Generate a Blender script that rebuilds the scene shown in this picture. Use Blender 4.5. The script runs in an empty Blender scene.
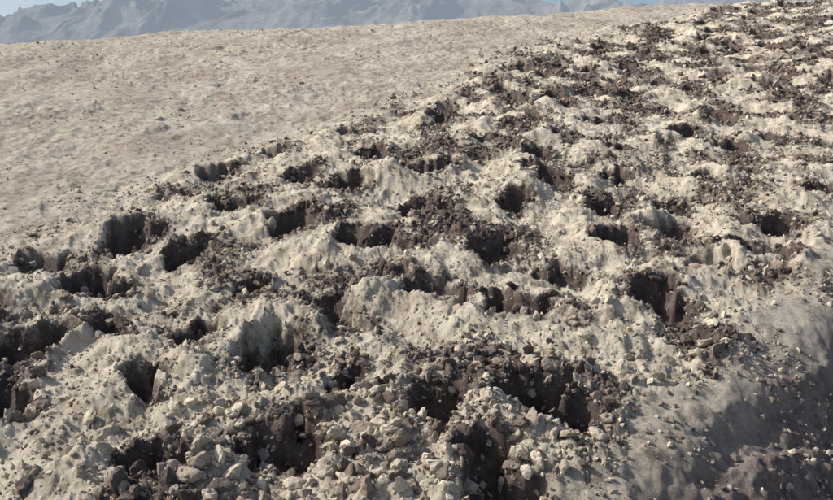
import bpy, math, numpy as np
from mathutils import Vector
rng=np.random.default_rng(11)
S=bpy.context.scene
# ---------------- noise ----------------
def hsh(ix,iy,seed):
    h=(ix.astype(np.int64)*374761393+iy.astype(np.int64)*668265263+seed*1442695041)&0xFFFFFFFF
    h=((h^(h>>13))*1274126177)&0xFFFFFFFF
    h=(h^(h>>16))&0xFFFFFFFF
    return h
def noise(x,y,seed=0):
    x0=np.floor(x); y0=np.floor(y); fx=x-x0; fy=y-y0
    ix=x0.astype(np.int64); iy=y0.astype(np.int64)
    u=fx*fx*fx*(fx*(fx*6-15)+10); v=fy*fy*fy*(fy*(fy*6-15)+10)
    def g(dx,dy):
        a=hsh(ix+dx,iy+dy,seed).astype(np.float64)*(2*math.pi/4294967296.0)
        return np.cos(a)*(fx-dx)+np.sin(a)*(fy-dy)
    n00=g(0,0);n10=g(1,0);n01=g(0,1);n11=g(1,1)
    a=n00+u*(n10-n00); b=n01+u*(n11-n01)
    return (a+v*(b-a))*1.5
def fbm(x,y,o,seed,gain=0.5):
    s=0;a=1.0
    for i in range(o):
        s=s+a*noise(x*2**i+i*17.3,y*2**i-i*9.1,seed+i); a*=gain
    return s
def ridged(x,y,o,seed,gain=0.5):
    s=0;a=1.0;w=1.0
    for i in range(o):
        n=1-np.abs(noise(x*2.03**i+i*7.7,y*2.03**i+i*3.3,seed+i))*1.6
        n=np.clip(n,0,1)**2*w; s=s+a*n; w=np.clip(n*1.6,0,1); a*=gain
    return s
def worley(x,y,seed):
    x0=np.floor(x).astype(np.int64); y0=np.floor(y).astype(np.int64)
    d1=np.full(x.shape,9.0); cid=np.zeros(x.shape)
    for dx in(-1,0,1):
        for dy in(-1,0,1):
            h=hsh(x0+dx,y0+dy,seed)
            px=x0+dx+(h&0xFFFF)/65536.0; py=y0+dy+((h>>16)&0xFFFF)/65536.0
            d=(x-px)**2+(y-py)**2
            m=d<d1; d1=np.where(m,d,d1); cid=np.where(m,(h&0xFF)/255.0,cid)
    return np.sqrt(d1),cid
def ss(a,b,x):
    t=np.clip((x-a)/(b-a),0,1); return t*t*(3-2*t)
# ---------------- base terrain ----------------
Ly=[0,6,9,11.5,13.2,14.3,16.3,18.5,21.6,23.8,30.7,35.9,41.1,48,80]
Lx=[-8,-7,-6.3,-5.7,-5.6,-4.9,-4.5,-3.0,-0.8,0.8,3.2,5.7,10.1,16,40]
Ry=[0,5,6.8,7.1,7.8,8.7,9.7,11.2,13.2,15.1,18.5,30,60]
Rx=[-2,-0.6,0.6,1.2,1.8,2.5,3.7,5.0,6.4,7.9,10.6,22,44]
def base(x,y):
    z=0.255*y
    yc=40+np.clip(x,-16,34)*0.5
    d=np.maximum(0,y-yc); k=0.013; d1=17.0
    z=z-np.where(d<d1,k*d*d,k*d1*d1+2*k*d1*(d-d1))
    z=np.where(z<-20,-20-25*(1-np.exp((np.minimum(z,-20)+20)/25.0)),z)
    r=np.hypot(x,y); far=ss(150,420,r)
    return z*(1-far)+far*(-45)
def bandmask(x,y):
    w=0.8*noise(x*0.7,y*0.7,77)+0.45*noise(x*2.7,y*2.7,78)+0.35*noise(x*7,y*7,79)
    L=np.interp(y,Ly,Lx); R=np.interp(y,Ry,Rx)
    sc=1+np.clip(y,0,80)*0.02
    return ss(-1.2,0.8,(x-L)/sc+w)*ss(-0.25,0.35,(R-x)-0.15+w*0.5)*ss(80,70,y)*ss(-3,1,y)
P=[-4.3,9.8,-4.1,8.6,-5.2,12.3,-4.2,11.6,-3.6,10.2,-4.3,13.4,-3.3,12.6,-3.0,14.7,
-4.1,15.4,-2.5,10.1,-2.7,8.9,-1.6,9.5,-1.0,10.6,-2.2,11.5,-1.9,13.7,-1.0,13.0,
-2.1,16.3,-1.2,15.4,-0.9,17.4,0.0,14.3,0.3,18.5,0.2,11.2,1.1,12.5,1.1,10.6,
1.5,18.1,2.9,18.5,2.3,15.7,1.9,11.7,3.0,14.3,3.6,16.0,3.8,13.2,4.1,14.3,
5.1,16.0,4.0,11.7,4.7,12.4,5.4,13.6,2.9,10.7,-0.6,8.7,0.2,8.4,
1.2,8.6,0.7,7.3,1.5,8.2,0.2,16.3,0.5,20.8,4.2,29.7,6.7,29.0,4.6,24.9,
7.5,24.9,8.8,24.9,5.6,22.8,7.1,21.2,6.4,18.5,5.1,18.5,7.0,15.4,3.6,23.8,
2.3,24.5,3.1,28.7,7.0,34.5,12.8,31.9,12.2,26.8,9.6,22.5,7.6,19.4,2.7,21.2,
4.1,20.3,1.3,23.8,-0.3,21.6,-1.4,19.4,-2.9,18.1,-0.4,12.8,-1.2,7.8,-2.3,7.6,
2.9,12.8,7.6,17.7,8.2,30.7,10.3,33.1,10.5,28.7]
P=[(P[i],P[i+1]) for i in range(0,len(P),2)]
nexp=len(P)
Pa=[p for p in P]
def inband(x,y): 
    return np.interp(y,Ly,Lx)+0.3<x<np.interp(y,Ry,Rx)-0.8
tries=0
while tries<9000:
    tries+=1
    y=2+rng.random()**0.8*62; x=-9+rng.random()*55
    if not inband(x,y): continue
    if x>0.75*y+6: continue
    md=1.2 if y<16 else 1.1+0.005*y
    if min((x-a)**2+(y-b)**2*0.9 for a,b in Pa)<md*md: continue
    Pa.append((x,y))
pits=[]
for i,(x,y) in enumerate(Pa):
    k=1.0 if i<nexp else 0.88
    r=(0.31+0.0022*y)*(0.74+0.48*rng.random())*k
    if i in(0,12,30,34,35): r*=1.2
    pits.append((x,y,r,(0.42+0.32*rng.random())*min(1.5,r/0.30),rng.random()*6.28,rng.random()*6.28,rng.random()))
def pitfield(x,y,z,dk,pm):
    wx=0.15*noise(x*2.2,y*2.2,5)+0.10*noise(x*6,y*6,6); wy=0.15*noise(x*2.2,y*2.2,8)+0.10*noise(x*6,y*6,9)
    X=x+wx; Y=y+wy
    order=np.argsort(y); ys=y[order]
    for (px,py,r,d,a1,a2,q) in pits:
        R=r*4.2
        i0=np.searchsorted(ys,py-R); i1=np.searchsorted(ys,py+R)
        idx=order[i0:i1]; idx=idx[np.abs(x[idx]-px)<R]
        if idx.size==0: continue
        dx=X[idx]-px; dy=Y[idx]-py
        a=np.arctan2(dy,dx); rr=r*(1+0.22*np.sin(2*a+a1)+0.14*np.sin(3*a+a2))
        rho=np.hypot(dx,dy)/rr
        bowl=-d*np.clip(1-(rho/1.08)**1.8,0,1)
        rim=0.26*r*np.exp(-((rho-1.5)/0.48)**2)*(0.5+0.4*np.sin(a)+0.4*np.sin(a+a1))
        ox=-1.75*r; oy=-1.0*r+1.2*r*(q-0.5)
        g=np.exp(-(((dx-ox)/(1.25*r))**2+((dy-oy)/(1.25*r))**2))*ss(0.8,1.3,rho)
        z[idx]+=bowl+rim+0.52*r*g
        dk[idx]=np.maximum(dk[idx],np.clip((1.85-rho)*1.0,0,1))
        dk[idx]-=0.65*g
        pm[idx]=np.maximum(pm[idx],ss(1.1,0.75,rho))
def H(x,y,full=False):
    z=base(x,y); m=bandmask(x,y)
    R=np.interp(y,Ry,Rx)
    near=ss(120,70,np.hypot(x,y))
    z=z+near*(0.26*fbm(x/12,y/12,2,21)+0.10*fbm(x/2.5,y/2.5,3,25))
    s=np.maximum(0,x-R-0.1); dr=np.where(s<9,0.43*s,3.87+0.05*(s-9))*ss(0,0.9,s)*near*ss(75,40,y)
    z=z-dr
    sl=ss(0.1,1.2,s)*near
    z=z+sl*(0.15*fbm((x*0.8+y*0.6)/1.6,(x*-0.6+y*0.8)/0.55,4,31,0.55))
    z=z+0.08*np.exp(-((x-R+0.2)/0.45)**2)*near*(0.7+0.6*noise(x*1.3,y*1.3,35))*ss(60,20,y)
    patch=fbm(x/1.5,y/1.5,2,41)
    z=z+m*(0.10*fbm(x/0.8,y/0.8,3,45))
    fg=ss(10.2,8.8,y)*ss(-3.2,-2.0,x)
    up=ss(17,26,y)
    dk=m*np.clip(0.30+1.05*patch+0.36*up+0.20*fg,0,1)*0.92
    pm=np.zeros_like(z)
    pitfield(x,y,z,dk,pm)
    dk=np.clip(dk,0,1)
    cl=np.clip(0.15+dk*1.1+0.3*fg,0,1)*m*ss(60,30,y)
    wx=x+0.05*noise(x*8,y*8,51); wy=y+0.05*noise(x*8+9,y*8,52)
    d,c=worley(wx/0.12,wy/0.12,53)
    z=z+(cl*0.07+0.03*sl)*((0.1+c)*(1-np.clip(d*1.3,0,1)**2))
    d,c=worley(wx/0.06,wy/0.06,54)
    z=z+(0.25+0.75*m)*(0.018+0.018*dk)*(0.1+c)*(1-np.clip(d*1.25,0,1)**2)*ss(26,14,y)
    d,c=worley(wx/0.20+4,wy/0.20,55)
    z=z+m*0.028*c*(1-np.clip(d*1.2,0,1)**2)
    z=z+m*0.028*fbm(x/0.30,y/0.30,4,57,0.6)+0.040*(1-m)*near*fbm(x/0.4,y/0.4,3,58,0.62)*(0.8+0.6*noise(x/3,y/3,87))
    z=z-0.07*(1-m)*near*np.clip(noise(x/0.5,y/0.8,59)-0.25,0,1)*(0.5+fbm(x/4,y/4,2,88))*2.0
    if full: return z,m,dk,pm
    return z,m,dk*(1-0.8*pm)
# ---------------- ground mesh (fan, dense near) ----------------
ang=np.concatenate([np.linspace(-180,-44,30)[:-1],np.linspace(-44,-29,120)[:-1],np.linspace(-29,29,1100)[:-1],np.linspace(29,44,120)[:-1],np.linspace(44,180,30)[:-1]])
rad=np.concatenate([[1.0,2.0,3.0,4.0,4.8],np.geomspace(5.3,70,1050),np.geomspace(71,420,50)[1:],np.geomspace(420,20000,26)[1:]])
A,Rr=np.meshgrid(np.radians(ang),rad); nr,na=A.shape
x=(Rr*np.sin(A)).ravel(); y=(Rr*np.cos(A)).ravel()
z,m,dk,pm=H(x,y,True)
co=np.stack([x,y,z],1).astype(np.float32)
co=np.vstack([co,[[0,0,0.0]]]).astype(np.float32)
i=np.arange(nr-1)[:,None]; j=np.arange(na)[None,:]; j2=(j+1)%na
q=np.stack(np.broadcast_arrays(i*na+j,i*na+j2,(i+1)*na+j2,(i+1)*na+j),-1).reshape(-1,4)
q=q[:,::-1]
c=nr*na; jj=np.arange(na); tri=np.stack([np.full(na,c),(jj+1)%na,jj],1)
def mk(name,co,quads=None,tris=None,smooth=True):
    me=bpy.data.meshes.new(name)
    nq=0 if quads is None else len(quads); nt=0 if tris is None else len(tris)
    loops=np.concatenate([a.ravel() for a in (quads,tris) if a is not None]).astype(np.int32)
    me.vertices.add(len(co)); me.vertices.foreach_set('co',np.ascontiguousarray(co,dtype=np.float32).ravel())
    me.loops.add(len(loops)); me.loops.foreach_set('vertex_index',loops)
    me.polygons.add(nq+nt)
    st=np.concatenate([np.arange(nq)*4,nq*4+np.arange(nt)*3]).astype(np.int32)
    me.polygons.foreach_set('loop_start',st)
    me.update(calc_edges=True); me.validate()
    me.polygons.foreach_set('use_smooth',np.full(nq+nt,smooth))
    o=bpy.data.objects.new(name,me); S.collection.objects.link(o); return o
def attr(o,name,v):
    a=o.data.attributes.new(name,'FLOAT','POINT'); a.data.foreach_set('value',np.ascontiguousarray(v,dtype=np.float32))
ground=mk('desert_ground',co,q,tri)
attr(ground,'band',np.append(m,0)); attr(ground,'dark',np.append(dk,0))
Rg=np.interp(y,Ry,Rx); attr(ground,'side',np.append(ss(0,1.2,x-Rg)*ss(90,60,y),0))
# ---------------- clods ----------------
import bmesh
def proto(sub,seed):
    bm=bmesh.new(); bmesh.ops.create_icosphere(bm,subdivisions=sub,radius=1)
    v=np.array([w.co[:] for w in bm.verts]); f=np.array([[w.index for w in fc.verts] for fc in bm.faces]); bm.free()
    g=np.random.default_rng(seed); n=g.normal(size=(11,3)); n/=np.linalg.norm(n,axis=1)[:,None]; dd=0.5+0.45*g.random(11)
    t=v@n.T; r=np.min(np.where(t>0.05,dd/np.maximum(t,0.05),9),axis=1); r=np.minimum(r,1.15)
    r*=1+0.12*g.normal(size=len(r))*(1 if sub<3 else 0.5)
    v=v*r[:,None]*np.array([1,0.8,0.55]); return v,f
protos={s:[proto(s,100*s+k) for k in range(9)] for s in (1,2,3)}
def scatter(n,ylo,yhi,smin,smax,xr,power=2.2,thr=0.0,region=None,cut=0.15):
    yy=ylo+(yhi-ylo)*rng.random(n)
    xx=(rng.random(n)*2-1)*xr*np.maximum(yy,8)
    if region is not None:
        xx=region[0]+region[2]*rng.normal(size=n); yy=region[1]+region[3]*rng.normal(size=n)
    zz,mm,dd=H(xx,yy)
    keep=(mm>0.1)&(rng.random(n)<thr+(1-thr)*np.clip((dd-cut)*1.8,0,1)*mm)
    xx,yy,zz,dd=xx[keep],yy[keep],zz[keep],dd[keep]
    s=smin+(smax-smin)*rng.random(len(xx))**power
    return xx,yy,zz,s,dd
VV=[];FF=[];TT=[];off=0
def build(sc,sub,shift=0.0):
    global off
    xx,yy,zz,s,dd=sc
    pid=rng.integers(0,9,len(xx))
    for k in range(9):
        idx=np.where(pid==k)[0]
        if not len(idx): continue
        v,f=protos[sub][k]; n=len(idx)
        Q=rng.normal(size=(n,4)); Q[:,1:3]*=0.6; Q/=np.linalg.norm(Q,axis=1)[:,None]
        w,a,b,cc=Q.T
        M=np.stack([1-2*(b*b+cc*cc),2*(a*b-cc*w),2*(a*cc+b*w),2*(a*b+cc*w),1-2*(a*a+cc*cc),2*(b*cc-a*w),2*(a*cc-b*w),2*(b*cc+a*w),1-2*(a*a+b*b)],1).reshape(n,3,3)
        pv=np.einsum('nij,vj->nvi',M,v)*s[idx][:,None,None]
        pv[:,:,0]+=xx[idx][:,None]; pv[:,:,1]+=yy[idx][:,None]; pv[:,:,2]+=(zz[idx]+0.15*s[idx])[:,None]
        VV.append(pv.reshape(-1,3)); FF.append((f[None]+(np.arange(n)*len(v))[:,None,None]+off).reshape(-1,3))
        off+=n*len(v)
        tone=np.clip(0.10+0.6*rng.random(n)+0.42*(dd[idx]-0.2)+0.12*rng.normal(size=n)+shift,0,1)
        TT.append(np.repeat(tone,len(v)))
build(scatter(9500,6,14,0.022,0.095,0.62,2.2,0.05),2)
build(scatter(34000,6,16,0.010,0.045,0.62,1.6,0.14),1)
build(scatter(14000,6,16,0.008,0.026,0.62,1.8,0.9),1,-0.20)
build(scatter(40000,14,26,0.02,0.09,0.6,2.0,0.06),1)
build(scatter(12000,14,28,0.012,0.04,0.6,1.8,0.9),1,-0.20)
build(scatter(44000,24,62,0.03,0.14,0.55,1.7,0.12),1)
for reg,n in (((0.3,7.9,0.9,0.45),200),((-1.4,8.0,0.9,0.6),180),((1.9,9.3,1.3,0.35),100),((-0.3,7.3,1.3,0.3),230)):
    build(scatter(n,0,0,0.035,0.12,0,1.8,0.7,reg),3,0.0)
build(scatter(5500,0,0,0.012,0.05,0,1.6,0.6,(0,8.0,2.0,0.8)),1,0.0)
n=22000; yy=6+38*rng.random(n)**1.1; xx=(rng.random(n)*2-1)*0.6*yy
zz,mm,dd=H(xx,yy); k=(mm<0.4)&(rng.random(n)<np.clip(0.30+1.2*fbm(xx/2.5,yy/2.5,3,90),0.04,1))
build((xx[k],yy[k],zz[k]-0.004,(0.008+0.034*rng.random(k.sum())**3)*(1+yy[k]*0.025),dd[k]),1,0.0)
# gravel and small clods on the shaded side slope
n=24000; yy=5.5+14*rng.random(n); xx=np.interp(yy,Ry,Rx)+0.1+7*rng.random(n)**1.2
zz,mm,dd=H(xx,yy); k=(mm<0.5)&(rng.random(n)<np.clip(0.45+1.1*fbm(xx/1.2,yy/1.2,2,92),0.04,1))
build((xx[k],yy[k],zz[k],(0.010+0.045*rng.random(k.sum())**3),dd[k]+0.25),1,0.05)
V=np.vstack(VV);F=np.vstack(FF);T=np.concatenate(TT)
clods=mk('soil_clods',V,None,F,False); attr(clods,'tone',T)
# ---------------- mountains ----------------
nx,ny=1200,380
gx=np.linspace(-5500,5500,nx); gy=np.linspace(3300,7500,ny)
X,Y=np.meshgrid(gx,gy); X=X.ravel();Y=Y.ravel()
az=X/Y
el=np.interp(az,[-1.2,-.47,-.43,-.36,-.31,-.25,-.1,0,.1,.2,.27,.4,1.2],[8.9,8.8,9.1,9.5,10.2,10.9,11.0,10.9,10.6,9.9,9.9,9.7,8.7])
prof=np.clip(np.where(Y<5600,ss(3300,5600,Y)**0.8,ss(8200,5600,Y)),0,1)
wX=X+160*fbm(X/700,Y/700,3,71); wY=Y+160*fbm(X/700+5,Y/700,3,74)
rd=ridged(wX/620,wY/1000,7,62,0.58)/1.6
rd2=ridged(wX/170,wY/240,4,66,0.5)/1.5-0.5
Z=-45+prof*(np.tan(np.radians(el))*5600+48)*(0.87+0.15*rd)+prof*34*rd2
i=np.arange(ny-1)[:,None]; j=np.arange(nx-1)[None,:]
q=np.stack(np.broadcast_arrays(i*nx+j,i*nx+j+1,(i+1)*nx+j+1,(i+1)*nx+j),-1).reshape(-1,4)
mt=mk('mountain_range',np.stack([X,Y,Z-3],1),q,None,True)
# ---------------- materials ----------------
def nt(name,rough=1.0):
    mm=bpy.data.materials.new(name); mm.use_nodes=True; t=mm.node_tree; b=t.nodes['Principled BSDF']
    b.inputs['Roughness'].default_value=rough; b.inputs['Specular IOR Level'].default_value=0.03
    return mm,t,b
def N(t,ty,**k):
    n=t.nodes.new(ty)
    for a,b in k.items(): setattr(n,a,b)
    return n
def nz(t,scale,det=5,rough=0.6):
    g=t.nodes.get('geo') or N(t,'ShaderNodeNewGeometry'); g.name='geo'
    n=N(t,'ShaderNodeTexNoise'); n.inputs['Scale'].default_value=scale; n.inputs['Detail'].default_value=det; n.inputs['Roughness'].default_value=rough
    t.links.new(g.outputs['Position'],n.inputs['Vector']); return n.outputs['Fac']
def ramp(t,src,stops):
    r=N(t,'ShaderNodeValToRGB'); e=r.color_ramp.elements
    while len(e)<len(stops): e.new(0.5)
    for a,(p,c) in zip(e,stops): a.position=p; a.color=(*c,1)
    t.links.new(src,r.inputs['Fac']); return r.outputs['Color']
def mix(t,f,a,b,mode='MIX'):
    n=N(t,'ShaderNodeMix',data_type='RGBA',blend_type=mode)
    for s,v in((0,f),(6,a),(7,b)):
        if isinstance(v,(int,float)): n.inputs[s].default_value=v
        elif isinstance(v,tuple): n.inputs[s].default_value=(*v,1)
        else: t.links.new(v,n.inputs[s])
    return n.outputs[2]
def at(t,name):
    n=N(t,'ShaderNodeAttribute',attribute_name=name); return n.outputs['Fac']
def mth(t,op,a,b):
    n=N(t,'ShaderNodeMath',operation=op)
    for i,v in enumerate((a,b)):
        if isinstance(v,(int,float)): n.inputs[i].default_value=v
        else: t.links.new(v,n.inputs[i])
    return n.outputs[0]
def bump(t,b,h,dist,strength=0.8):
    n=N(t,'ShaderNodeBump'); n.inputs['Distance'].default_value=dist; n.inputs['Strength'].default_value=strength
    t.links.new(h,n.inputs['Height']); t.links.new(n.outputs[0],b.inputs['Normal'])
gm,t,b=nt('desert_soil')
plain=ramp(t,nz(t,0.35,6,0.65),[(0.3,(0.38,0.33,0.265)),(0.5,(0.475,0.43,0.355)),(0.7,(0.55,0.51,0.43))])
plain=mix(t,ramp(t,nz(t,0.6,6,0.7),[(0.5,(0,0,0)),(0.72,(1,1,1))]),plain,(0.34,0.275,0.23))
speck=ramp(t,nz(t,5,8,0.88),[(0.41,(0.36,0.33,0.32)),(0.5,(1,1,1)),(0.7,(1.15,1.15,1.15))])
plain=mix(t,0.85,plain,speck,'MULTIPLY')
light=ramp(t,nz(t,2.5,6,0.7),[(0.35,(0.43,0.37,0.285)),(0.5,(0.57,0.51,0.41)),(0.7,(0.66,0.605,0.495))])
light=mix(t,0.5,light,speck,'MULTIPLY')
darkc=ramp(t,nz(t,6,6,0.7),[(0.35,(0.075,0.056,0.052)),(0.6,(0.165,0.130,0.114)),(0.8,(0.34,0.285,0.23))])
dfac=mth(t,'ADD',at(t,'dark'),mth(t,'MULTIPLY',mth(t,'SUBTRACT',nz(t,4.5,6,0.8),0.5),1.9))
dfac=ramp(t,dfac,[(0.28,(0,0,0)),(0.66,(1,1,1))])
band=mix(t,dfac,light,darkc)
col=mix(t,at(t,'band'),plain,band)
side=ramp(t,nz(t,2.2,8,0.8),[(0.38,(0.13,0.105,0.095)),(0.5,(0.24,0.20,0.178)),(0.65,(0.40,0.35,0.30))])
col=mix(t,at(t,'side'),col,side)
t.links.new(col,b.inputs['Base Color'])
bump(t,b,nz(t,14,9,0.85),0.045,0.9)
ground.data.materials.append(gm)
cm,t,b=nt('clod_soil')
cc=ramp(t,at(t,'tone'),[(0.12,(0.60,0.54,0.435)),(0.38,(0.40,0.345,0.275)),(0.62,(0.19,0.153,0.131)),(0.95,(0.085,0.067,0.061))])
cc=mix(t,0.7,cc,ramp(t,nz(t,25,5,0.7),[(0.35,(0.6,0.57,0.55)),(0.6,(1.1,1.1,1.1))]),'MULTIPLY')
t.links.new(cc,b.inputs['Base Color']); bump(t,b,nz(t,45,6,0.7),0.02,0.7)
clods.data.materials.append(cm)
mm_,t,b=nt('mountain_rock_haze')
rc=ramp(t,nz(t,0.006,9,0.75),[(0.38,(0.13,0.13,0.14)),(0.52,(0.26,0.25,0.245)),(0.68,(0.42,0.395,0.36))])
t.links.new(rc,b.inputs['Base Color'])
bump(t,b,nz(t,0.02,7,0.7),40,0.9)
haze_em=N(t,'ShaderNodeEmission'); haze_em.inputs['Color'].default_value=(0.38,0.45,0.53,1); haze_em.inputs['Strength'].default_value=1.0  # distance haze painted onto the rock as a flat bluish glow
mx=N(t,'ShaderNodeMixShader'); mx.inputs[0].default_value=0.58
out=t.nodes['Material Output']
t.links.new(b.outputs[0],mx.inputs[1]); t.links.new(haze_em.outputs[0],mx.inputs[2]); t.links.new(mx.outputs[0],out.inputs[0])
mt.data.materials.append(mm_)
# ---------------- light ----------------
el=math.radians(39); sx,sy=-0.97,0.12
L=math.hypot(sx,sy); d=Vector((sx/L*math.cos(el),sy/L*math.cos(el),math.sin(el)))
sd=bpy.data.lights.new('sun','SUN'); sd.energy=5.0; sd.angle=math.radians(0.6); sd.color=(1,0.95,0.87)
so=bpy.data.objects.new('sun',sd); S.collection.objects.link(so); so.rotation_euler=d.to_track_quat('Z','Y').to_euler()
W=bpy.data.worlds.new('World'); S.world=W; W.use_nodes=True; wt=W.node_tree
sk=wt.nodes.new('ShaderNodeTexSky'); sk.sky_type='NISHITA'; sk.sun_disc=False; sk.sun_elevation=el; sk.sun_rotation=math.atan2(sx,sy)
sk.dust_density=3.0; sk.air_density=1.0
bg=wt.nodes['Background']; bg.inputs['Strength'].default_value=0.14; wt.links.new(sk.outputs[0],bg.inputs['Color'])
# ---------------- camera ----------------
cd=bpy.data.cameras.new('camera'); cd.sensor_width=36; cd.lens=893/833*36; cd.clip_end=40000; cd.clip_start=0.1
cam=bpy.data.objects.new('camera',cd); S.collection.objects.link(cam); cam.location=(0,0,4.6); cam.rotation_euler=(math.radians(90-6),0,0)
S.camera=cam
S.view_settings.view_transform='Standard'; S.view_settings.look='None'; S.view_settings.exposure=0
